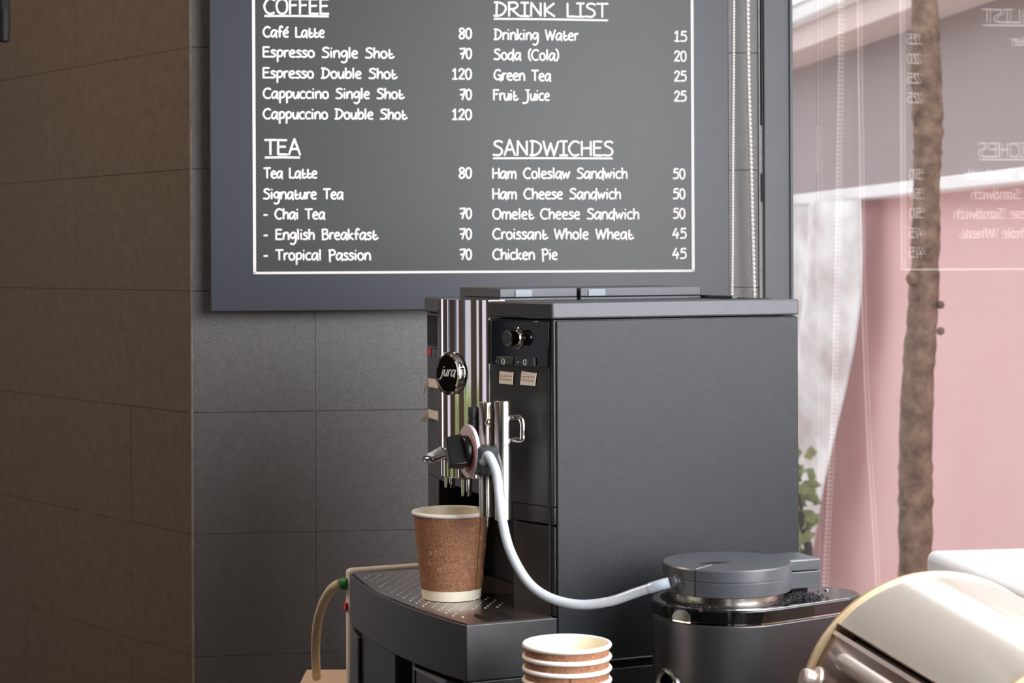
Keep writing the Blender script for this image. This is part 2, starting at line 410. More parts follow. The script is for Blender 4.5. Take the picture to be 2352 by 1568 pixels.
# tree trunk
tp = []; tr_ = []
tY = 5.0
for y, xa, xb in [(-260,2062,2140),(0,2092,2154),(150,2093,2160),(260,2095,2166),(330,2098,2164),(420,2098,2158),(560,2094,2158),(700,2086,2154),(850,2073,2146),(1000,2066,2141),(1150,2064,2142),(1320,2064,2140),(1800,2058,2144),(2010,2048,2152)]:
    c = at_depth((xa+xb)/2, y, tY); tp.append(c); tr_.append((xb-xa)/2/F*tY)
tp2 = crom(tp, 8); rr2 = []
for i in range(len(tp)-1):
    for k in range(8): rr2.append(tr_[i]+(tr_[i+1]-tr_[i])*k/8)
rr2.append(tr_[-1])
rr2 = [r_*(1+random.uniform(-0.07,0.07)) for r_ in rr2]
trunk = MB().tube(tp2, rr2, 18)
for py, side in [(300,1),(700,1),(760,1),(1170,-1),(285,0.4),(640,-0.6)]:
    c = at_depth(2120 + 40*side, py, tY - 0.02); trunk.ball(c, 0.018 if abs(side) < 1 else 0.011, 8)
for p in tp2: p
to = trunk.build('tree_trunk', M_bark, smooth=60)
tag(to, 'slender brown bark tree trunk standing outside behind the glass', 'tree')
# white box added outside, standing in for a pale reflection in the glass
bx = at_depth(2125, 1262, 3.5); g_ = GM.inverted() @ bx; s0 = g_.x; yo = g_.y
ub = empty('reflection_box', GM, 'added white box with looping grey cable, in place of a reflection in the glass', 'box')
MB().box((s0, yo, -0.08), (s0+1.3, yo+0.35, bx.z)).build('case', M_ledge, ub, bevel=0.015, seg=3)
c0 = bx.z
MB().tube(crom([(s0+0.192,yo-0.008,c0-0.100),(s0+0.256,yo-0.008,c0-0.045),(s0+0.384,yo-0.008,c0-0.050),(s0+0.448,yo-0.008,c0-0.110),(s0+0.496,yo-0.008,c0-0.060),(s0+0.608,yo-0.008,c0-0.012),(s0+0.768,yo-0.008,c0-0.030),(s0+0.880,yo-0.008,c0-0.100)],8), 0.005, 8).build('cable', M_fascia, ub)

# hedge and pale house across the street behind the camera (mirrored in the chrome)
hd = empty('hedge', Matrix.Translation((-6.0, 2.2, 0)) @ Matrix.Rotation(R(90), 4, 'Z'), 'clipped green hedge across the street left of the shop', 'hedge')
hl = MB()
for i in range(300):
    c = Vector((random.uniform(-3,2.2), random.uniform(-0.3,0.3), random.uniform(0,0.95))); d = Vector((random.gauss(0,1), random.gauss(0,1), random.gauss(0,1))).normalized()*0.16
    s_ = d.cross(Vector((0.3,1,0.2))).normalized()*0.08
    hl.add([c-d, c+s_, c+d, c-s_], [(0,1,2,3)])
hl.box((-3,-0.25,-0.08),(2.2,0.25,0.9)).build('foliage', M_leaf, hd, smooth=0)

hb_ = empty('pale_building', Matrix.Translation((-8.0, 3.0, 0)), 'pale lavender grey building across the street left of the shop', 'building')
MB().box((-0.3, -7, -0.08), (0, 9, 4.2)).build('wall', mat('lavender_render', S(196,190,204), 0.8, noise=(0.8, S(206,200,212))), hb_, smooth=0)
for yy in (-3.5, -1.2, 1.1, 3.4): MB().box((-0.02, yy, 0.9), (0.02, yy+0.9, 2.3)).build('window', mat('street_window', S(60,74,96), 0.1, noise=(3, S(70,84,106))), hb_, smooth=0)

# ---------------------------------------------------------------- menu board
BP = CG + NB * 0.056                                        # a point of the board's face plane
BM0 = frame(BP, U, Vector((0,0,1)), NB)                     # x right, y up, z out of the board
BI = BM0.inverted()
def bpt(px, py):
    p = BI @ on_plane(px, py, BP, NB); return (p.x, p.y)
bl, bb = bpt(484, 716); br = bpt(1676, 660)[0]; btop = 2.30
board = empty('menu_board', BM0, 'wall-hung slate grey menu board lettered in white chalk marker', 'sign')
li = bpt(585, 627); ri = bpt(1592, 620)
x0, y0, x1 = li[0], (li[1]+ri[1])/2, ri[0]
MB().box((bl, bb, -0.020), (br, btop, 0.0)).build('panel', M_boardframe, board, bevel=0.0015)
MB().box((x0, y0, -0.001), (x1, btop-0.07, 0.0006)).build('writing_area', M_board, board, smooth=0)
lw = 0.0024
ln = MB()
for a, b in [((x0-lw, y0-lw), (x0+lw, btop-0.07)), ((x1-lw, y0-lw), (x1+lw, btop-0.07)), ((x0-lw, y0-lw), (x1+lw, y0+lw*0.6)), ((x0-lw, btop-0.07-lw), (x1+lw, btop-0.07+lw))]:
    ln.box((a[0], a[1], 0.0), (b[0], b[1], 0.0012))
ln.build('border_line', M_chalk, board, smooth=0)
for bx_ in (bl+0.1, br-0.2):
    MB().box((bx_, 0.25+bb, -0.0545), (bx_+0.06, btop-0.1, -0.0195)).build('wall_batten', M_void, board, smooth=0)

G = {
'C':(60,"~56,86 40,98 20,90 6,60 6,35 18,8 36,0 54,8"),'A':(60,"4,0 30,106 56,0|14,38 46,40"),
'B':(56,"10,0 8,98|~4,97 36,98 42,78 32,58 10,54|~10,54 40,52 50,28 38,4 6,0"),
'D':(66,"14,2 16,98|~4,98 30,96 54,76 58,50 46,18 26,2 2,1"),'E':(54,"48,97 8,97 8,2 50,2|8,52 42,54"),
'F':(50,"8,0 8,97 48,97|8,56 40,58"),'G':(64,"~54,86 38,98 18,88 6,58 8,26 24,6 42,8 54,24|34,46 56,46 56,-10"),
'H':(60,"8,0 8,98|52,0 52,98|8,50 52,52"),'I':(44,"4,98 40,98|22,98 22,2|2,1 42,1"),
'J':(50,"16,98 46,98|~34,98 36,40 34,-6 18,-26 -8,-26"),'K':(60,"8,0 8,98|52,96 10,46 54,2"),'L':(48,"8,98 8,2 46,2"),
'N':(66,"8,0 10,98 54,6 54,98"),'O':(66,"~34,98 14,84 6,50 14,14 34,0 54,14 60,50 54,84 34,98"),
'P':(54,"12,-20 10,98|~2,94 34,98 48,78 42,54 12,44"),'R':(60,"8,0 8,98|~4,97 38,98 48,78 36,56 10,50|18,52 56,2"),
'S':(54,"~48,88 34,98 14,92 10,72 26,58 42,44 46,22 32,2 2,4"),'T':(56,"2,96 56,98|28,96 28,0"),
'W':(82,"4,98 20,2 40,84 56,2 78,98"),
'a':(52,"~44,60 26,68 10,50 5,22 14,2 28,10 42,46|44,66 42,20 46,-8"),'b':(50,"8,102 8,2|~8,30 20,60 36,64 44,34 34,4 8,4"),
'c':(44,"~40,62 24,68 8,50 6,24 18,2 40,6"),'d':(52,"~42,52 26,68 10,50 5,22 16,2 30,10 42,46|44,102 42,-14"),
'e':(48,"~8,32 38,42 36,62 22,68 8,46 8,18 22,1 42,4"),'\u00e9':(48,"~8,32 38,42 36,62 22,68 8,46 8,18 22,1 42,4|26,84 42,98"),
'f':(42,"~42,94 30,106 20,92 18,50 18,-2|4,54 36,56"),
'g':(52,"~44,58 26,68 8,48 8,24 22,10 36,26 44,60|~44,66 46,10 40,-32 24,-48 6,-40"),
'h':(50,"8,102 8,0|~8,30 22,62 38,60 42,36 42,0"),'i':(22,"10,64 10,0|10,90 13,94"),'j':(26,"~16,64 12,0 6,-30 -10,-36|16,90 18,94"),
'k':(46,"8,102 8,0|38,62 10,30 42,0"),'l':(22,"10,102 10,0"),
'm':(74,"8,66 8,0|~8,34 20,64 34,60 36,34 36,0|~36,34 48,64 62,60 66,34 66,-4"),'n':(52,"8,66 8,0|~8,34 22,66 38,62 44,36 44,-2"),
'o':(50,"~25,68 10,56 6,32 14,6 26,0 40,10 44,34 38,58 25,68"),'p':(50,"10,66 10,-46|~10,50 24,68 40,60 44,36 34,10 10,8"),
'r':(36,"8,66 8,0|~8,38 18,62 34,64"),'s':(40,"~36,60 22,68 9,58 14,42 28,32 34,16 22,2 2,4"),
't':(42,"~14,86 12,30 16,4 30,2 46,16|6,34 34,42"),'u':(50,"~8,64 8,24 16,2 28,6 40,40|42,66 42,-2"),
'w':(62,"4,66 14,4 30,52 40,4 56,66"),
'(':(26,"~24,108 10,80 8,30 22,-8"),')':(26,"~4,108 18,80 20,30 6,-8"),'-':(40,"6,38 32,40"),
'0':(48,"~24,98 10,84 5,50 12,12 24,0 38,14 43,50 38,84 24,98"),'1':(44,"8,76 24,98 22,2|6,2 38,2"),
'2':(48,"~6,76 20,98 38,90 38,68 24,36 6,3|6,3 44,4"),'4':(54,"30,100 6,34 48,38|38,62 34,-2"),
'5':(52,"44,98 14,96 10,60|~10,60 32,64 44,40 36,8 4,4"),'7':(48,"4,94 44,97 22,0|8,46 40,50"),
'8':(48,"~24,52 10,68 12,90 24,98 38,88 38,66 22,48 7,26 12,4 26,0 41,18 38,38 24,52"),
}
def text_strokes(t):
    out = []; x = 0.0
    for ch in t:
        if ch == ' ': x += 0.48; continue
        adv, pp = G[ch]
        for s in pp.split('|'):
            sm = s[0] == '~'
            pts = [tuple(float(k)/100 for k in q.split(',')) for q in s.lstrip('~').split()]
            if sm: pts = [(p.x, p.y) for p in crom([(a, b, 0) for a, b in pts], 5)]
            out.append([(a + x, b) for a, b in pts])
        x += adv/100
    xs = [a for s in out for a, b in s]
    return out, min(xs), max(xs)
def write(mb, text, p0, p1, cap, sw, z=0.0012):
    """text between baseline points p0 and p1 (board coordinates)"""
    st, a0, a1 = text_strokes(text)
    for s in st:
        q = []
        for a, b in s:
            t = (a - a0)/(a1 - a0)
            q.append((p0[0] + (p1[0]-p0[0])*t, p0[1] + (p1[1]-p0[1])*t + b*cap, z))
        # subdivide straight ends a little so that caps are round
        d0 = (Vector(q[0])-Vector(q[1])).normalized()*sw*0.5; d1 = (Vector(q[-1])-Vector(q[-2])).normalized()*sw*0.5
        q = [tuple(Vector(q[0])+d0)] + q + [tuple(Vector(q[-1])+d1)]
        rr = [sw*0.45] + [sw]*(len(q)-2) + [sw*0.45]
        # split at corners
        seg = [0]
        for i in range(1, len(q)-1):
            u = Vector(q[i])-Vector(q[i-1]); v = Vector(q[i+1])-Vector(q[i])
            if u.length > 1e-7 and v.length > 1e-7 and u.angle(v) > R(50): seg.append(i)
        seg.append(len(q)-1)
        for a, b in zip(seg, seg[1:]):
            mb.tube(q[a:b+1], rr[a:b+1], 8, squash=((0,0,1), 0.35))
        for i in seg[1:-1]: mb.ball(q[i], sw, 8, sz=0.35)
PX = 3.2/F
def line(mb, text, xa, xb, base, cap, base2=None, sw=2.25, inset=True):
    k = 2.0 if inset else 0
    a = bpt(xa+k, base-k*0.6); b = bpt(xb-k, (base2 if base2 is not None else base)-k*0.6)
    write(mb, text, a, b, (cap-3.0)*PX, sw*PX)
def under(mb, xa, xb, ya, yb):
    a, b = bpt(xa+2, ya), bpt(xb-2, yb)
    mb.tube([(*a,0.0012), ((a[0]+b[0])/2, (a[1]+b[1])/2+0.0004, 0.0012), (*b,0.0012)], 2.5*PX, 8, squash=((0,0,1),0.35))
def block(name, rows, head=False):
    if not head and len(rows) > 1:                          # every line and every price is a part of its own
        for r_ in rows: block({'item_list': 'menu_item', 'price_list': 'price'}[name], [r_])
        return
    mb = MB()
    for r_ in rows:
        if head: line(mb, *r_[:5], base2=r_[5], sw=2.6); under(mb, *r_[6])
        else: line(mb, *r_)
    return mb.build(name, M_chalk, board, smooth=60)
block('heading', [("COFFEE",605,757,33,38,34,(605,757,37,38))], True)
block('heading', [("TEA",606,691,356,37,357,(606,691,362,362))], True)
block('heading', [("DRINK LIST",1132,1398,38,35,41,(1132,1398,43.5,47))], True)
block('heading', [("SANDWICHES",1130,1409,358,37,359,(1130,1409,363.5,364))], True)
block('item_list', [("Caf\u00e9 Latte",603,746,86,26,87),("Espresso Single Shot",603,907,132,26,135),("Espresso Double Shot",603,914,180,26,182),
                    ("Cappuccino Single Shot",603,930,227,26,228),("Cappuccino Double Shot",603,937,274,26,275)])
block('price_list', [("80",1053,1084,90,27,90),("70",1054,1084,136,27,136),("120",1037,1084,183,27,183),("70",1054,1084,230,27,230),("120",1037,1084,276,27,276)])
block('item_list', [("Tea Latte",604,729,410,26),("Signature Tea",603,789,458,26),("- Chai Tea",604,747,504,26),("- English Breakfast",604,870,551,26),("- Tropical Passion",604,852,598,26)])
block('price_list', [("80",1053,1084,410,27),("70",1054,1084,503,27),("70",1054,1084,550,27),("70",1054,1084,597,27)])
block('item_list', [("Drinking Water",1132,1330,92,27,94),("Soda (Cola)",1132,1284,138,27,140),("Green Tea",1133,1266,185,27,187),("Fruit Juice",1132,1263,231,27,232)])
block('price_list', [("15",1547,1578,96,27,97),("20",1547,1577,142,27,142),("25",1547,1577,188,27,188),("25",1547,1577,234,27,234)])
block('item_list', [("Ham Coleslaw Sandwich",1130,1441,411,27),("Ham Cheese Sandwich",1130,1426,458,27),("Omelet Cheese Sandwich",1130,1468,504,27),
                    ("Croissant Whole Wheat",1130,1457,550,27),("Chicken Pie",1130,1281,597,27)])
block('price_list', [("50",1544,1574,412,27),("50",1544,1574,458,27),("50",1544,1574,503,27),("45",1543,1577,549,27),("45",1543,1577,595,27)])

# ---------------------------------------------------------------- blind bead chains
def chain(pix, off, r, pitch, label):
    pl = CG + NB*off
    pts = crom([on_plane(x, y, pl, NB) for x, y in pix], 12)
    mb = MB(); d = 0.0; nxt = 0.0
    for a, b in zip(pts, pts[1:]):
        L = (b-a).length
        while nxt <= d + L:
            mb.ball(a + (b-a)*((nxt-d)/L), r, 8); nxt += pitch
        d += L
    mb.tube(pts, r*0.3, 6)
    o = mb.build('bead_chain', M_bead, smooth=60)
    return tag(o, label, 'blind cord', 'blind bead chains')
top = CEIL
def ytop(px): return -1150
chain([(1687,-1165),(1685,0),(1683,350),(1681,690),(1672,1000),(1655,1330),(1650,1500)], 0.050, 0.0029, 0.0051, 'thin white bead chain hanging at the right edge of the menu board')
chain([(1712,-1165),(1717,0),(1724,350),(1733,690),(1745,1000),(1764,1330),(1766,1500)], 0.036, 0.0038, 0.0074, 'thicker white bead chain hanging between the board and window frame')

# dark bracket hanging in the top left corner
db = at_depth(8, 60, 2.6)
kb = empty('hanging_rail', Matrix.Translation((db.x, db.y, 0)), 'dark blurred hanging rail end in the top left corner', 'rail')
MB().tube([(0,0,CEIL),(0,0,db.z+0.02)], 0.0085, 10).build('rod', M_void, kb)
MB().lathe([(0.0,db.z-0.022),(0.008,db.z-0.02),(0.0095,db.z),(0.0085,db.z+0.022),(0.0,db.z+0.024)], 12).build('tip', M_void, kb)

# ---------------------------------------------------------------- counter
CT = 0.90
D = Vector((0.9164, 0.4004, 0)).normalized(); W = Vector((-D.y, D.x, 0))
E0 = CAM + ray(1271, 1000) * 2.184; E0.z = CT
MM = frame(E0, D, W, Vector((0,0,1)))                       # machine frame: x back, y to its left, z up
MI = MM.inverted()
cpoly = [MM @ Vector(p) for p in [(-0.125,0.455,0),(-0.125,0.1,0),(-0.45,-0.12,0)]]
gl_in = lambda s: CG + NB*s - U*0.03
cp = [(p.x, p.y) for p in cpoly] + [(gl_in(2.6).x-0.3, gl_in(2.6).y), (gl_in(2.6).x, gl_in(2.6).y), (gl_in(0.62).x, gl_in(0.62).y)]
q = MM @ Vector((0.36,0.455,0)); cp += [(q.x, q.y)]
ctr = empty('counter', Matrix.Identity(4), 'dark stone counter under the coffee machine', 'counter')
MB().prism(cp, CT-0.04, CT).build('worktop', M_counter, ctr, bevel=0.003)
cen = Vector((sum(p[0] for p in cp)/len(cp), sum(p[1] for p in cp)/len(cp)))
MB().prism([tuple(cen + (Vector(p)-cen)*0.9) for p in cp], 0.0, CT-0.04).build('carcass', M_dark, ctr, smooth=0)

# ---------------------------------------------------------------- coffee machine
cm = empty('coffee_machine', MM, 'large black bean-to-cup coffee machine with chrome column', 'coffee machine')
def mray(px, py, p0, n):
    """pixel to machine coordinates on a machine plane"""
    return MI @ on_plane(px, py, MM @ Vector(p0), MM.to_3x3() @ Vector(n))
MW, MDp = 0.392, 0.3172
ZT = 0.514
RB = Vector((-0.0294, 0.11)); LB = Vector((-0.0195, 0.278))
outline = [(0,0), (MDp,0), (MDp,MW), (0,MW), (LB.x,LB.y), (RB.x,RB.y)]
def grow(poly, g):
    c = Vector((0.145, 0.19)); return [(p[0] + (g if p[0] > c.x else -g), p[1] + (g if p[1] > c.y else -g)) for p in poly]
# main body (upper head, lower back, side columns)
b = MB()
zr = 0.285
b.prism(grow(outline, -0.0008), zr, ZT-0.0195)
b.prism([(0.05,0.001),(MDp-0.001,0.001),(MDp-0.001,MW-0.001),(0.05,MW-0.001)], 0.110, zr)
tR = (RB - Vector((0,0))).normalized()
sc_ = 0.072/ tR.y
pr = (tR.x*sc_, tR.y*sc_)
b.prism([(0.001,0.001),(0.05,0.001),(0.05,0.072),(pr[0]+0.001,pr[1])], 0.2655, zr)
tL = (LB - Vector((0,MW))).normalized()
pl_ = (tL.x*0.07, MW + tL.y*0.07)
b.prism([(0.001,MW-0.001),(pl_[0]+0.001,pl_[1]),(0.05,pl_[1]),(0.05,MW-0.001)], 0.164, zr)
b.build('body', M_black, cm, bevel=0.0012)
MB().prism([(0.0015,0.0015),(0.05,0.0015),(0.05,0.072),(pr[0]+0.0015,pr[1])], 0.1635, 0.2635).build('front_column', M_black, cm, bevel=0.001)
MB().box((0.0035,-0.0022,0.1125), (MDp,0.001,ZT-0.0205)).build('side_panel', M_side, cm, bevel=0.0012)
MB().box((0.0,-0.003,0.1095), (MDp+0.001,0.001,0.1108)).build('catchlight_strip', M_palestrip, cm, smooth=0)  # catch-light along the base ledge, drawn as a pale strip
MB().prism(grow(outline, 0.0018), ZT-0.0185, ZT).build('top_cover', M_top, cm, bevel=0.0022, seg=3)
MB().box((0.266,0.03,ZT-0.001), (0.30,0.33,ZT+0.0006)).build('vent_slot', M_void, cm, smooth=0)
MB().box((0.258,0.05,ZT), (0.266,0.30,ZT+0.004)).build('hinge_bar', M_top, cm, bevel=0.0008)
# two lids on top
def top_lid(x0, x1, name, wx0, wx1):
    o = MB().box((x0,0.12,ZT), (x1,0.245,ZT+0.003)).build(name, M_top, cm, bevel=0.0006)
    MB().box((x0,0.12,ZT+0.0035), (x1,0.245,ZT+0.0145)).build('cover', M_top, o, bevel=0.0012)
    MB().box((wx0,0.1188,ZT+0.0045), (wx1,0.121,ZT+0.0125)).build('finger_recess', M_glossgrey, o, smooth=0)
M_glossgrey = mat('blue_grey_window', S(70,84,92), 0.2, noise=(20, S(76,90,98)))
top_lid(-0.013, 0.0875, 'bean_lid', 0.007, 0.028)
top_lid(0.0915, 0.255, 'powder_lid', 0.102, 0.124)
# right front panel in its own frame: x along the face to the left, y up, z out
def face_frame(a, t, sgn=-1):
    t3 = Vector((t.x, t.y, 0)); n3 = t3.cross(Vector((0,0,1))).normalized()
    if n3.x > 0: n3 = -n3
    return frame((a[0], a[1], 0), t3*sgn, Vector((0,0,1)), n3), n3      # x to the viewer's right
FR, nR = face_frame((0,0), tR)
FRI = FR.inverted()
def rpx(px, py, off=0.0):
    p = mray(px, py, Vector((0,0,0)) + nR*off, nR); v = FRI @ p; return (v.x, v.y)
def quad(mb, F_, pts, z0, z1, mat_=0):
    mb.prism(pts, z0, z1, mat_, M=F_)
# glossy control panel with rotary dial and two buttons
cpz = [rpx(1131,735.5), rpx(1262,738), rpx(1260,843), rpx(1131,836)]
mb = MB(); quad(mb, FR, cpz, -0.001, 0.0016); ctl = mb.build('control_panel', M_gloss, cm, bevel=0.0006)
dc = rpx(1192, 776)
mb = MB(FR @ Matrix.Translation((dc[0], dc[1], 0.0016)))
mb.lathe([(0.0125,0),(0.0125,0.0012),(0.0112,0.002),(0.0105,0.0024)], 36)
mb.lathe([(0.0088,0.002),(0.0088,0.0125),(0.0092,0.0135),(0.0092,0.0155),(0.0080,0.0165)], 36)
dl = mb.build('dial', M_chrome, ctl, smooth=30)
MB(FR @ Matrix.Translation((dc[0], dc[1], 0.0016))).lathe([(0.0079,0.0155),(0.0079,0.0167),(0.0,0.0169)], 32).build('dial_face', M_cool, ctl)
for xa, xb, ya, yb in [(1147,1183,818,837), (1188,1233,820,841)]:
    p = [rpx(xa,ya), rpx(xb,ya+1), rpx(xb,yb), rpx(xa,yb-1)]
    mb = MB(); quad(mb, FR, p, 0.001, 0.0045); bt = mb.build('button', M_top, ctl, bevel=0.0006)
for xm, ym in [(1163,829), (1213,831)]:
    sy = MB(FR); c = rpx(xm, ym); z = 0.0048; k = 0.0011
    for q_ in ([(-2.4,1.8),(-2.4,-1.8),(2.0,-1.8),(2.0,1.8),(-2.4,1.8)], [(-1.2,3),(-1.2,2.6)], [(1.0,3),(1.0,2.6)], [(-2,-3),(2,-3)]):
        sy.tube([(c[0]+a*k, c[1]+b_*k, z) for a, b_ in q_], 0.00032, 6)
    sy.ball((rpx(xm-16, ym)[0], rpx(xm-16, ym)[1], z), 0.0006, 6)
    sy.build('button_symbol', M_chalk, ctl)
for pts, wr in [([(1149,852),(1180,855),(1178,883),(1148,880)], 1), ([(1200,852),(1233,857),(1229,886),(1196,883)], 1)]:
    mb = MB(); p = [rpx(*q_) for q_ in pts]
    quad(mb, FR, p, 0.0002, 0.0012)
    t_ = mb.build('paper_tag', M_paper, cm, smooth=0)
    sc2 = MB(FR)
    x_l, x_r = min(q_[0] for q_ in p), max(q_[0] for q_ in p); ym = sum(q_[1] for q_ in p)/4
    for row in (0.0022, -0.0018):
        zz = [(x_l+0.002+(x_r-x_l-0.004)*i/14, ym+row+0.0011*math.sin(i*2.3+row*900)*(1 if i % 3 else 0.3), 0.0013) for i in range(15)]
        sc2.tube(zz, 0.00022, 5)
    sc2.build('scribble', M_ink, t_)
# a dark line pair along the right front edge
MB().prism([(tR.x*0.008-0.0006, tR.y*0.008),(tR.x*0.0092-0.0006,tR.y*0.0092),(0.004,0.0095),(0.004,0.008)], 0.165, 0.44).build('edge_groove', M_void, cm, smooth=0)
# left front panel: display, buttons, tape tags
FL, nL = face_frame((0,MW), tL, 1); FLI = FL.inverted()
def lp(s, z): # s metres from the left edge along the face
    return (s, z)
def fquad(a, b_, z0, z1): return [(a,z0),(b_,z0),(b_,z1),(a,z1)]
mb = MB(); quad(mb, FL, fquad(0.012,0.105,0.4525,0.492), -0.001, 0.0012); disp = mb.build('display', M_gloss, cm, bevel=0.0005)
for i, (a, m_) in enumerate([(0.018,M_red),(0.048,M_top),(0.074,M_top)]):
    mb = MB(); quad(mb, FL, fquad(a, a+0.024, 0.440, 0.4495), -0.001, 0.003); mb.build('button', m_, cm, bevel=0.0006)
for z0, flap in [(0.398, [(0.018,0.0125,0.0012),(0.018,0.0110,0.0040),(0.018,-0.0085,0.0085),(0.018,-0.0080,0.0060)]),
                 (0.358, [(0.018,0.0120,0.0012),(0.018,0.0100,0.0030),(0.018,-0.0030,0.0130),(0.018,-0.0045,0.0040)])]:
    mb = MB(); quad(mb, FL, [(0.016,z0+0.001),(0.106,z0+0.003),(0.106,z0+0.014),(0.016,z0+0.012)], 0.0002, 0.0012)
    t_ = mb.build('paper_tag', M_paper, cm, smooth=0)
    mb = MB(FL); v = [(a, z0+z_, d_) for a, z_, d_ in flap]; v2 = [(a+0.001, z_, d_) for a, z_, d_ in v]
    mb.add(v+v2, [(0,1,2,3),(7,6,5,4),(0,4,5,1),(1,5,6,2),(2,6,7,3),(3,7,4,0)])
    mb.build('loose_flap', M_paper, t_, smooth=0)
# chrome column
def arc(a, bulge, b_, n=28):
    a, b_ = Vector(a), Vector(b_); mid = (a+b_)/2; ch = (b_-a); L = ch.length; nrm = Vector((-ch.y, ch.x)).normalized()
    if nrm.x > 0: nrm = -nrm
    rad = (L*L/4 + bulge*bulge)/(2*bulge); c = mid - nrm*(rad-bulge)
    half = math.asin(min(1, L/2/rad)); out = []
    for i in range(n+1):
        t = -half + 2*half*i/n; d_ = nrm*math.cos(t) + (ch/L)*math.sin(t); out.append(tuple(c + d_*rad))
    return out
ca = arc((RB.x-0.001, RB.y+0.002), 0.032, (LB.x-0.001, LB.y-0.012))
zc0 = 0.333
col = MB().prism(ca + [(-0.01, ca[-1][1]), (-0.01, ca[0][1])], zc0, ZT+0.001).build('chrome_column', M_chrome, cm, smooth=50)
MB().prism([(LB.x-0.0005,LB.y+0.002),(LB.x-0.0005,LB.y-0.010),(-0.01,LB.y-0.010),(-0.01,LB.y+0.002)], zc0, ZT-0.019).build('column_edge', M_frame, cm, bevel=0.0006)
# round badge with script lettering
bc = mray(1031, 857, (-0.058,0,0), (1,0,0))
BF = axis_frame((-0.0545, bc.y-0.003, bc.z), (-0.976, -0.218, 0))
MB(BF).lathe([(0.0248,-0.006),(0.0255,-0.005),(0.0255,0.0062),(0.0245,0.0080),(0.0224,0.0085),(0.0214,0.0072),(0.0,0.0070)], 48).build('badge', M_chrome, cm, smooth=30)
bdg = [o for o in cm.children if o.name.startswith('badge')][0]
MB(BF).lathe([(0.0213,0.0068),(0.0213,0.0076),(0.0,0.0079)], 48).build('badge_face', M_gloss, bdg)
tx = MB(BF); st, a0, a1 = text_strokes('jura')
for s in st:
    qq = [((a-a0)/(a1-a0)*0.030-0.0145 + b_*0.0045, b_*0.0115-0.003, 0.0083) for a, b_ in s]
    tx.tube(qq, 0.00075, 6)
tx.build('badge_lettering', M_chalk, bdg)
# the face of axis_frame(-x): x axis runs to the viewer's right
# drip spout head under the column
sp = MB().prism(arc((-0.03,0.13),0.035,(-0.03,0.215)) + [(-0.02,0.215),(-0.02,0.13)], 0.306, 0.3325).build('spout_head', M_chrome, cm, bevel=0.001, smooth=50)
for px_, zb in [(1033,0.292), (1072,0.2875)]:
    p = mray(px_, 1110, (-0.052,0,0), (1,0,0))
    MB(Matrix.Translation((p.x, p.y, 0))).lathe([(0.0052,zb),(0.0062,zb),(0.0066,zb+0.006),(0.0066,0.307)], 24).build('spout', M_chrome, sp, smooth=40)
lv = MB(); 
lv.add([(-0.050,0.150,0.3345),(-0.050,0.205,0.3345),(-0.084,0.194,0.3225),(-0.084,0.163,0.3225),(-0.050,0.150,0.341),(-0.050,0.205,0.341),(-0.082,0.192,0.330),(-0.082,0.165,0.330)],
       [(0,1,2,3),(7,6,5,4),(0,4,5,1),(1,5,6,2),(2,6,7,3),(3,7,4,0)])
for f in lv.f: f.reverse()
lv.build('spout_lever', M_chrome, cm, bevel=0.0025, seg=3)
# milk frother
def vcyl(px, w, d, z0, z1, r, extra=None):
    return Matrix.Translation((d, w, 0)), [(r*0.9,z0),(r,z0+0.001),(r,z1-0.0012),(r*0.92,z1)]
fb = MB().prism([(-0.068,0.052),(-0.040,0.040),(-0.034,0.062),(-0.050,0.100),(-0.068,0.098)], 0.318, 0.352).build('milk_frother', M_top, cm, bevel=0.004, seg=3)
M_, pr_ = vcyl(0, 0.049, -0.040, 0.268, 0.4025, 0.0098); MB(M_).lathe(pr_, 32).lathe([(0.0101,0.3525),(0.0101,0.3545)], 32, caps=False).build('steel_tube', M_steel, fb, smooth=40)
M_, pr_ = vcyl(0, 0.0745, -0.0495, 0.345, 0.400, 0.0092); MB(M_).lathe(pr_, 32).build('steel_tube', M_steel, fb, smooth=40)
M_, pr_ = vcyl(0, 0.0735, -0.0500, 0.269, 0.324, 0.0088); MB(M_).lathe(pr_, 32).lathe([(0.0022,0.258),(0.0026,0.259),(0.0026,0.270)], 16).build('steam_nozzle', M_steel, fb, smooth=40)
MB(Matrix.Translation((-0.0588,0.0905,0))).lathe([(0.0060,0.342),(0.0064,0.343),(0.0064,0.380),(0.0058,0.3805),(0.0058,0.382),(0.0064,0.3825),(0.0064,0.392),(0.0058,0.3935)], 28).build('black_tube', M_black, fb, smooth=40)
MB().tube(crom([(-0.036,0.049,0.3835),(-0.030,0.040,0.384),(-0.0255,0.0325,0.3835),(-0.024,0.030,0.3775),(-0.024,0.030,0.365),(-0.0245,0.031,0.359),(-0.030,0.040,0.3585),(-0.036,0.049,0.3585)],6), 0.0033, 12).build('handle', M_chrome, fb)
MB().ball((-0.053,0.062,0.378), 0.004, 10).build('pivot_ball', M_chrome, fb)
kc = mray(1077, 1036, (-0.0665,0,0), (1,0,0))
KF = axis_frame((-0.0645, kc.y, kc.z), (-1,0,0))
MB(KF).lathe([(0.0300,0.0),(0.0306,0.001),(0.0306,0.003),(0.0298,0.004),(0.0,0.004)], 56).build('dial_disc', M_clear, fb, smooth=40)
ar = MB(KF)
pts = [(0.0212*math.cos(R(a)), 0.0212*math.sin(R(a)), 0.0042) for a in range(-95, 60, 5)]
ar.tube(pts, [0.0018 - 0.0011*i/len(pts) for i in range(len(pts))], 8, squash=((0,0,1),0.25))
ar.build('red_scale', M_redarc, fb)
kn = MB(KF); kn.lathe([(0.0185,0.004),(0.0185,0.009),(0.0170,0.012),(0.0,0.012)], 40)
RK = Matrix.Rotation(R(-58), 4, 'Z')
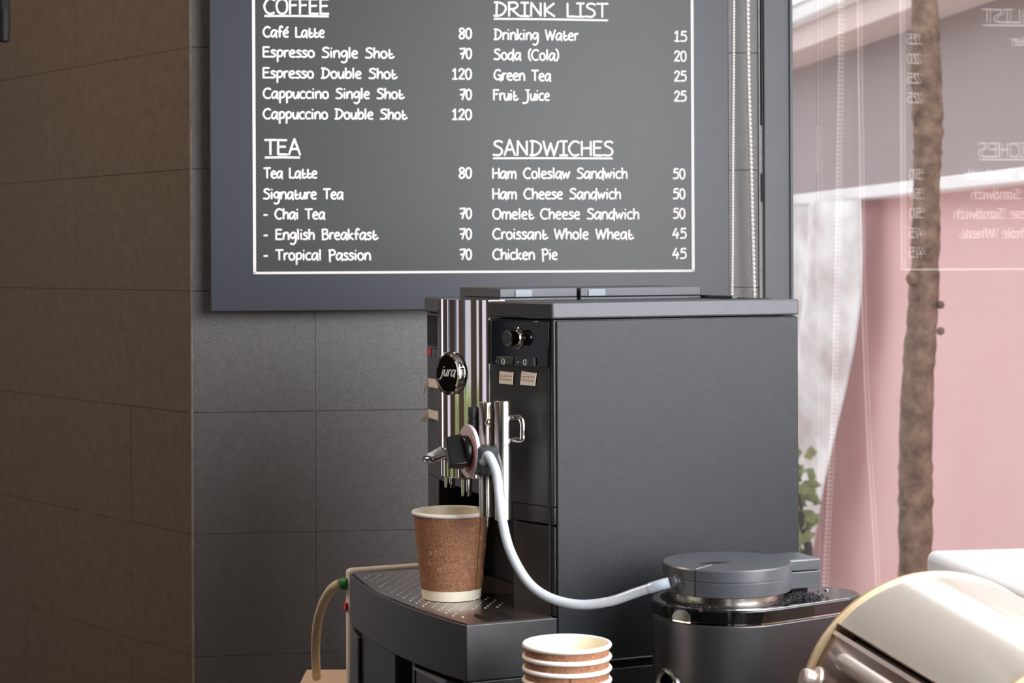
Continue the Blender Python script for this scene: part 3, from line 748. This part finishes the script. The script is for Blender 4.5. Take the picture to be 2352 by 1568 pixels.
kn.add([(-0.019,-0.0085,0.010),(0.019,-0.0085,0.010),(0.019,0.0085,0.010),(-0.019,0.0085,0.010),(-0.0175,-0.0042,0.028),(0.0185,-0.0042,0.030),(0.0185,0.0042,0.030),(-0.0175,0.0042,0.028)],
       [(0,3,2,1),(4,5,6,7),(0,1,5,4),(1,2,6,5),(2,3,7,6),(3,0,4,7)], 0, RK)
kn.build('dial_knob', mat('knob_black', S(13,13,14), 0.3, spec=0.4, noise=(40, S(16,16,17))), fb, bevel=0.0012)
# drip tray
DW = MW
tarc = arc((-0.106, 0.0), 0.019, (-0.106, DW), 30)
tray = MB().prism(tarc + [(0.049, DW), (0.049, 0.0)], 0.100, 0.1625).build('drip_tray', M_black, cm, bevel=0.0015, seg=3)
garc = arc((-0.1045, 0.0012), 0.0185, (-0.103, DW-0.009), 30)
gmb = MB().prism(garc + [(0.045, DW-0.009), (0.045, 0.075), (-0.002,0.075), (-0.002,0.0012)], 0.1620, 0.1640)
MBd = gmb
nx = 0
for i in range(-3, 18):
    for j in range(0, 36):
        w_ = 0.030 + j*0.0105; d_ = -0.116 + i*0.0150 + (0.0075 if j % 2 else 0)
        tt = (w_ - DW/2)/(DW/2)
        dmin = -0.1035 - 0.0185*(1-tt*tt) + 0.010
        if d_ < dmin or d_ > -0.012 or w_ > DW-0.028: continue
        if w_ < 0.092 and d_ > -0.088 and not (w_ > 0.075 and d_ < -0.02): continue
        if abs(d_+0.0545)**2 + abs(w_-0.169)**2 < 0.030**2: continue
        MBd.lathe([(0.0015,0.1635),(0.0015,0.1641),(0.0010,0.1644)], 10, 1, Matrix.Translation((d_, w_, 0)))  # raised pale dot in place of a lit hole
gr = gmb.build('drip_grate', [M_grate, M_dot], tray, smooth=40)
for px_, py_, L, hw_ in [(1108,1418,0.0050,0.021), (1157,1413,0.0050,0.021), (1120,1382,0.0040,0.013)]:
    c_ = mray(px_, py_, (0,0,0.164), (0,0,1)); c_d, c_w = c_.x, c_.y
    oval = []
    for k in range(24):
        a = 2*math.pi*k/24; oval.append((c_d + L*math.cos(a), c_w + hw_*math.sin(a)))
    MB().prism(oval, 0.1635, 0.1645).build('grate_slot', M_void, tray, smooth=0)
# lower base under the tray
bs = MB()
bs.box((-0.085,0.012,0.0), (MDp-0.005,MW-0.03,0.0995))
bs.box((-0.104,0.0005,0.0), (MDp-0.001,0.014,0.0995))
bs.build('base', M_black, cm, bevel=0.0012)
MB().box((-0.1165,0.045,0.0), (-0.086,0.128,0.094)).build('water_drawer', M_black, cm, bevel=0.0012)
MB().box((-0.120,0.128,0.092), (-0.112,0.044,0.0945)).build('drawer_edge', M_frame, cm, smooth=0)
MB().box((-0.108,0.155,0.0), (-0.086,0.163,0.098)).build('divider', M_black, cm, bevel=0.0008)
MB().box((-0.110,0.215,0.0), (-0.086,0.335,0.098)).build('grounds_drawer', M_black, cm, bevel=0.0012)
pil = MB().prism([(-0.112,0.343),(-0.112,0.350),(-0.104,MW+0.012),(0.30,MW+0.012),(0.30,0.343)], 0.0, 0.090,
                 top=[(-0.111,0.343),(-0.111,0.348),(-0.101,MW+0.006),(0.30,MW+0.006),(0.30,0.343)]).build('left_flank', M_black, cm, bevel=0.0015)
MB().box((-0.1135,0.3405,0.0), (-0.111,0.3435,0.090)).build('lit_flank_edge', M_top, cm, smooth=0)  # lit edge of the flank, drawn as a lighter grey strip

# ---------------------------------------------------------------- paper cups
def make_cup(first_label, group=None):
    e = empty('paper_cup', Matrix.Identity(4), first_label, 'cup', group)
    H, RT, RBt = 0.1025, 0.0445, 0.0345
    f = lambda z: RBt + (RT-RBt)*z/H
    ins = MB().lathe([(f(0.004)-0.0005,0.0),(f(0.0)+0.0001,0.0),(f(0.0125)+0.00005,0.0125),(f(0.0125)-0.001,0.0126),(f(H)-0.0012,H-0.001),(f(H)-0.0016,H-0.001),(f(0.006)-0.0014,0.007),(0.0,0.007)], 64, caps=False)
    ins.build('inner_shell', M_cupwhite, e, smooth=40)
    slv = MB().lathe([(f(0.0118)+0.0005,0.0118),(f(H-0.003)+0.0005,H-0.003)], 64, caps=False).build('printed_wrap', M_sleeve, e, smooth=60)
    # overlapping seam and little printed beans and cups
    sm = MB(); a0_ = R(-38)
    vs_ = []
    for a in (a0_, a0_+0.03):
        for z in (0.0118, H-0.003): vs_.append(((f(z)+0.0009)*math.cos(a), (f(z)+0.0009)*math.sin(a), z))
    sm.add(vs_, [(0,2,3,1)]); sm.build('seam', M_sleevedark, slv, smooth=0)
    pr2 = MB(); rnd = random.Random(7)
    for k in range(72):
        a = rnd.uniform(0, 6.28); z = rnd.uniform(0.02, H-0.014); rot = rnd.uniform(0, 3.14); sz = rnd.uniform(0.0022, 0.0036)
        kind = rnd.randrange(3); loops = []
        if kind < 2: loops = [[(sz*0.7*math.cos(t*0.5236), sz*math.sin(t*0.5236)) for t in range(13)], [(0.0006*math.sin(t*1.2), sz*(t/3-1)) for t in range(7)]]
        else: loops = [[(-sz,sz*.7),(-sz*.8,-sz*.8),(sz*.6,-sz*.8),(sz*.8,sz*.7),(-sz,sz*.7)], [(sz*.8,sz*.4),(sz*1.4,sz*.2),(sz*.7,-sz*.4)]]
        for lo in loops:
            P_ = []
            for u, v in lo:
                uu = u*math.cos(rot)-v*math.sin(rot); vv = u*math.sin(rot)+v*math.cos(rot)
                zz = z+vv; aa = a+uu/f(zz); P_.append(((f(zz)+0.0006)*math.cos(aa), (f(zz)+0.0006)*math.sin(aa), zz))
            pr2.tube(P_, 0.0003, 4)
    pr2.build('printed_pattern', M_print, slv)
    rim = MB(); n = 64; ring = [(f(H)+0.0002+0.0022*math.cos(t), H-0.0022+0.0024*math.sin(t)) for t in [2*math.pi*k/12 for k in range(13)]]
    rim.lathe(ring, 64, caps=False).build('rolled_rim', M_rim, e, smooth=60)
    return e
M_sleevedark = mat('wrap_seam', S(92,58,38), 0.7, noise=(200, S(108,70,48)))
def copy_tree(o, parent=None):
    c = o.copy(); COL.objects.link(c)
    if parent is not None: c.parent = parent
    for ch in list(o.children): copy_tree(ch, c)
    return c
cup = make_cup('brown printed paper cup standing alone on the drip tray under the spouts')
pc = MI @ on_plane(1037, 1371, MM @ Vector((0,0,0.1642)), (0,0,1))
cw = MM @ Vector((pc.x, pc.y, 0.1645)); cup.matrix_world = Matrix.Translation(cw) @ Matrix.Rotation(R(0), 4, 'Z')
st0 = CAM + ray(1302, 1484) * 2.04
labs = ['topmost white-rimmed paper cup of the stack in front of the machine', 'second paper cup from the top of the nested stack',
        'third paper cup from the top of the nested stack', 'fourth paper cup from the top of the nested stack',
        'fifth paper cup from the top of the nested stack', 'bottom paper cup of the nested stack, standing on the counter']
PITCH = 0.0121
for k in range(6):
    c = copy_tree(cup); c['label'] = labs[k]; c['group'] = 'paper cups nested in a stack'
    c.matrix_world = Matrix.Translation((st0.x, st0.y, CT + 0.0005 + PITCH*(5-k))) @ Matrix.Rotation(R([150,60,-50,-48,30,100][k]), 4, 'Z')

# ---------------------------------------------------------------- milk cooler
cc = CAM + ray(1668, 1000) * 2.12; cc.z = CT
CMx = frame(cc, Vector((math.cos(R(14)), math.sin(R(14)), 0)), Vector((-math.sin(R(14)), math.cos(R(14)), 0)), Vector((0,0,1)))
CI = CMx.inverted()
mc = empty('milk_cooler', CMx, 'black cylindrical milk cooler with grey lid beside the coffee machine', 'milk cooler')
def tear(r, L, hw, n=40):
    """circle joined to a tail that ends in a rounded tip to the right"""
    tip = Vector((L-hw, 0)); a = math.acos((r-hw)/(L-hw)); out = []
    for k in range(n+1):
        t = a + (2*math.pi-2*a)*k/n; out.append((r*math.cos(t), r*math.sin(t)))
    for k in range(17):
        t = -a + 2*a*k/16; out.append((tip.x+hw*math.cos(t), tip.y+hw*math.sin(t)))
    return out
MB().prism(tear(0.0805, 0.150, 0.040), 0.004, 0.1795).build('body', M_cool, mc, bevel=0.002, smooth=50)
MB().prism(tear(0.0815, 0.152, 0.041), 0.0, 0.006).build('foot_ring', M_void, mc, smooth=50)
MB().prism(tear(0.0815, 0.152, 0.041), 0.181, 0.1945).build('gloss_band', M_piano, mc, bevel=0.001, smooth=50)
MB().prism(tear(0.0808, 0.151, 0.040), 0.1796, 0.1812).build('edge_line', M_chrome, mc, smooth=50)
MB().prism(tear(0.0800, 0.150, 0.040), 0.1944, 0.1955).build('top_plate', M_plate, mc, bevel=0.0004, smooth=50)
MB().lathe([(0.0725,0.1954),(0.0725,0.1958),(0.0600,0.1960)], 48).build('recess', M_void, mc)
MB().lathe([(0.0615,0.1955),(0.0615,0.210)], 48).build('steel_neck', M_steel, mc, smooth=50)
lid = MB().lathe([(0.0680,0.2055),(0.0692,0.2063),(0.0697,0.2205),(0.0690,0.2212),(0.0690,0.2218),(0.0697,0.2225),(0.0697,0.2335),(0.0685,0.2350),(0.0,0.2354)], 72).build('lid', M_lid, mc, smooth=30)
# seams and the little window of the lid
sd = CI @ Vector((cc.x-0.040, cc.y-0.058, CT)); ang = math.atan2(sd.y, sd.x)
sm = MB(Matrix.Rotation(ang, 4, 'Z'))
sm.box((0.0688,-0.0004,0.206),(0.0699,0.0004,0.234)); sm.build('lid_seam', M_void, lid, smooth=0)
wnd = MB(Matrix.Rotation(ang, 4, 'Z'))
wnd.prism([(0.010,0.010),(0.030,-0.004),(0.034,-0.014),(0.016,-0.006)], 0.2350, 0.2357); wnd.build('level_window', M_void, lid, smooth=0)
MB(Matrix.Rotation(ang, 4, 'Z')).box((0.034,-0.0003,0.2350),(0.0685,0.0003,0.2355)).build('lid_line', M_palestrip, lid, smooth=0)
tb = MB(Matrix.Rotation(R(8), 4, 'Z'))
tb.box((0.050,-0.024,0.2225),(0.103,0.026,0.2352)); tb.build('lid_tab', M_lid, lid, bevel=0.002, seg=3)
MB(Matrix.Rotation(R(8), 4, 'Z')).box((0.058,-0.024,0.2035),(0.103,0.026,0.2217)).build('tab_base', M_lid, lid, bevel=0.001)
MB(Matrix.Rotation(R(8), 4, 'Z')).box((0.072,-0.014,0.1955),(0.092,0.018,0.204)).build('hinge_foot', M_void, lid, smooth=0)
MB(Matrix.Translation((0.121,0.012,0))).lathe([(0.0025,0.1954),(0.0025,0.1966),(0.0012,0.197)], 12).build('plate_stud', M_chrome, mc)
rg = CI @ Vector((cc.x-0.068, cc.y-0.0445, CT)); ra = math.atan2(rg.y, rg.x)
RF = axis_frame((0.0800*math.cos(ra), 0.0800*math.sin(ra), 0.110), (math.cos(ra), math.sin(ra), 0))
MB(RF).lathe([(0.0185,-0.002),(0.0185,0.003),(0.0170,0.0048),(0.0150,0.005),(0.0135,0.003),(0.0125,0.0015),(0.0,0.0012)], 40).build('badge_ring', M_chrome, mc, smooth=35)
MB(RF).lathe([(0.0122,0.0012),(0.0122,0.002),(0.0,0.0022)], 32).build('badge_centre', M_gloss, mc)
# hose fitting
ft = CAM + ray(1543, 1337) * 2.075; fl = CI @ ft; fd = Vector((fl.x, fl.y, 0)).normalized()
fz = fl.z
FT = axis_frame(fd*0.0690 + Vector((0,0,fz)), fd)
MB(FT).lathe([(0.0085,0.0),(0.0085,0.0015),(0.0068,0.002),(0.0068,0.005),(0.0060,0.0055),(0.0064,0.006),(0.0064,0.009),(0.0052,0.0095)], 28).build('hose_fitting', M_cool, mc, smooth=35)
fend = CMx @ (fd*0.077 + Vector((0,0,fz))); fdw = CMx.to_3x3() @ fd
# coffee grounds spilt on the plate
gd = MB(CMx); rnd = random.Random(5)
for i in range(420):
    x = 0.070 + rnd.gauss(0.012, 0.011); y = rnd.gauss(-0.020, 0.014)
    if x*x + y*y < 0.064**2: continue
    if rnd.random() < 0.35:
        t = rnd.uniform(-2.6, 0.0); x = 0.069*math.cos(t)+rnd.gauss(0,0.0015); y = 0.069*math.sin(t)+rnd.gauss(0,0.0015)
    h_ = max(0, 0.0045*math.exp(-((x-0.080)**2+(y+0.018)**2)/0.0002)); r_ = rnd.uniform(0.0004, 0.0011)
    if abs(y) > 0.062 or x > 0.13: continue
    gd.ball((x, y, 0.1957 + h_*rnd.random() + r_*0.5), r_, 6)
tag(gd.build('coffee_grounds', M_grounds, smooth=0), 'dark coffee grounds spilt on the milk cooler plate', 'coffee grounds', kind='stuff')

# ---------------------------------------------------------------- milk hose
hs = MM @ Vector((-0.0612, 0.055, 0.334))
hz0 = (hs - CAM).y
pixs = [(1122,1046),(1140,1085),(1147,1140),(1154,1195),(1172,1265),(1212,1335),(1262,1372),(1330,1388),(1400,1381),(1460,1361),(1510,1345)]
dep = [hz0-0.008 + (2.075-hz0+0.008)*i/(len(pixs)-1) for i in range(len(pixs))]
hp = [hs] + [at_depth(x, y, d_) for (x, y), d_ in zip(pixs, dep)] + [fend + fdw*0.004]
hpts = crom(hp, 8)
mh = MB().tube(hpts, 0.0053, 16).build('milk_hose', M_hose, smooth=60)
tag(mh, 'milky translucent hose curving from the frother to the milk cooler', 'hose')
MB().tube(hpts[-12:], 0.0059, 16).build('clear_sleeve', M_hosec, mh, smooth=60)
MB().tube(hpts[:3], 0.0066, 16).build('clear_collar', M_hosec, mh, smooth=60)

# ---------------------------------------------------------------- cream roll-top appliance at the right
AX = NB.copy()                                              # axis, towards the camera along the glass
ZF, ZN = 2.02, 1.615
ac = CAM + ray(2150, 1640) * ZF
XR = Vector((0,0,1)).cross(AX).normalized()
if XR.x < 0: XR = -XR                                       # to the right
RR = 330/F*ZF
AM = frame(ac, XR, Vector((0,0,1)), AX)                     # x right, y up, z along the axis to the viewer
ap = empty('rolltop_warmer', AM, 'cream roll-top food warmer with bronze front in the lower right corner', 'warmer')
L = (ZF - ZN)/abs(AX.y)
yb = CT - ac.z
def prof(r, a0, a1, n): return [(r*math.cos(R(a0+(a1-a0)*k/n)), r*math.sin(R(a0+(a1-a0)*k/n))) for k in range(n+1)]
SEAM = 137.5
rcv = MB().prism(prof(RR-0.003, -22, SEAM, 48) + prof(RR-0.012, SEAM, -22, 48), 0.006, L-0.006).build('roll_cover', M_cream, ap, bevel=0.001, smooth=50)
MB().prism(prof(RR-0.007, SEAM+4.0, SEAM+66, 20) + prof(RR-0.015, SEAM+66, SEAM+4.0, 20), 0.006, L-0.006).build('front_panel', M_bronze, ap, bevel=0.001, smooth=60)
fp = [o for o in ap.children if o.name.startswith('front_panel')][0]
MB().prism(prof(RR-0.010, SEAM+2.6, SEAM+4.4, 4) + prof(RR-0.0055, SEAM+4.4, SEAM+2.6, 4), 0.006, L-0.006).build('panel_lip', M_handle, fp, smooth=60)
MB().prism(prof(RR-0.026, 0, 360, 64)[:-1], 0.004, L-0.004).build('inner_drum', M_stick, ap, smooth=60)
for z0, z1 in [(-0.001,0.006), (L-0.006, L+0.001)]:
    MB().prism(prof(RR, -24, 204, 72), z0, z1).build('end_plate', M_rimgold, ap, bevel=0.001, smooth=50)
MB().box((-RR*0.93, yb, -0.004), (RR*0.93, -RR*0.405+0.001, L+0.004)).build('foot_base', M_bronze, ap, bevel=0.003)
# handle bar and knob on the front panel
def fpt(a, off, z): return Vector(((RR-0.016+off)*math.cos(R(a)), (RR-0.016+off)*math.sin(R(a)), z))
ha = SEAM + 11.5
hb = crom([fpt(ha,0.006,0.098), fpt(ha,0.014,0.099), fpt(ha,0.022,0.108), fpt(ha,0.024,0.14), fpt(ha,0.024,0.27), fpt(ha,0.022,0.298), fpt(ha,0.014,0.307), fpt(ha,0.006,0.308)], 8)
MB().tube(hb, 0.0088, 16).build('bar_handle', M_handle, fp, smooth=60)
ka = SEAM + 24.5; kd = Vector((math.cos(R(ka)), math.sin(R(ka)), 0))
MB(axis_frame(fpt(ka,0.009,0.028), kd)).lathe([(0.0150,-0.002),(0.0160,0.001),(0.0150,0.004),(0.0105,0.006),(0.0105,0.015),(0.0085,0.018),(0.0,0.0185)], 32).build('round_knob', M_handle, fp, smooth=40)

# ---------------------------------------------------------------- power strip, cable, box
psr = empty('power_strip', MM, 'white upright power strip behind the left end of the drip tray', 'power strip')
MB().box((-0.103,MW+0.0145,0.0), (0.20,MW+0.030,0.166)).build('housing', M_white, psr, bevel=0.006, seg=3)
MB().box((-0.1055,MW+0.018,0.112), (-0.102,MW+0.027,0.122)).build('switch', M_red, psr, bevel=0.001)
g0 = Vector((-0.101, MW+0.024, 0.146))
gw = MM @ g0; out_ = (MM.to_3x3() @ Vector((-0.6,0.8,0))).normalized()
pts = [gw + out_*0.004, gw + out_*0.016 + Vector((0,0,-0.002))] 
dd = gw.y
bxp = at_depth(727, 1545, 2.74)
cab = [gw + out_*0.010] + [at_depth(x, y, dd + (2.74-dd)*t) for x, y, t in [(762,1352,0.1),(742,1385,0.3),(729,1432,0.55),(725,1490,0.8)]] + [bxp - Vector((0,0,0.006))]
cp_ = crom(cab, 8)
cbl = MB().tube(cp_, 0.0062, 14).build('power_cable', M_cable, smooth=60); tag(cbl, 'cream power cable arching from green plug down to beige box', 'cable')
MB(axis_frame(gw - out_*0.006, out_)).lathe([(0.0080,0.003),(0.0085,0.004),(0.0085,0.013),(0.0078,0.014),(0.006,0.0145)], 28).build('green_plug', M_green, cbl, smooth=40)
bz = at_depth(700, 1537, 2.84).z
c1 = at_depth(693, 1537, 2.78); c2 = at_depth(800, 1537, 2.70)
bb_ = empty('beige_cabinet', Matrix.Identity(4), 'low beige cabinet where the cable ends, left of the machine', 'cabinet')
MB().box((c1.x+0.002, 2.69, 0.0), (c1.x+0.11, 2.838, bz-0.008)).build('carcass', M_beige, bb_, smooth=0)
MB().box((c1.x, 2.685, bz-0.008), (c1.x+0.112, 2.84, bz)).build('top', M_beige, bb_, bevel=0.002)

# ---------------------------------------------------------------- ceiling lamps (warm, over the left half of the room)
def downlight(x, y, power, label):
    e = empty('ceiling_lamp', Matrix.Translation((x, y, CEIL)), label, 'lamp', 'round warm ceiling lamps')
    MB().lathe([(0.10,-0.012),(0.11,-0.010),(0.11,0.0)], 32).build('bezel', M_ledge, e, smooth=40)
    MB().lathe([(0.095,-0.014),(0.095,-0.012)], 32).build('diffuser', mat('lamp_glow', S(255,230,200), 0.5, emit=(S(255,214,170), 6.0), noise=(5, S(255,232,204))), e)
    l = bpy.data.lights.new('lamp_light', 'AREA'); l.shape = 'DISK'; l.size = 0.19; l.energy = power; l.color = (1.0, 0.78, 0.58)
    o = bpy.data.objects.new('lamp_light', l); COL.objects.link(o); o.parent = e; o.location = (0,0,-0.02)
downlight(-1.53, 2.70, 27, 'round warm ceiling lamp over the left wall')
downlight(-1.6, 0.6, 3, 'round warm ceiling lamp behind the viewer')
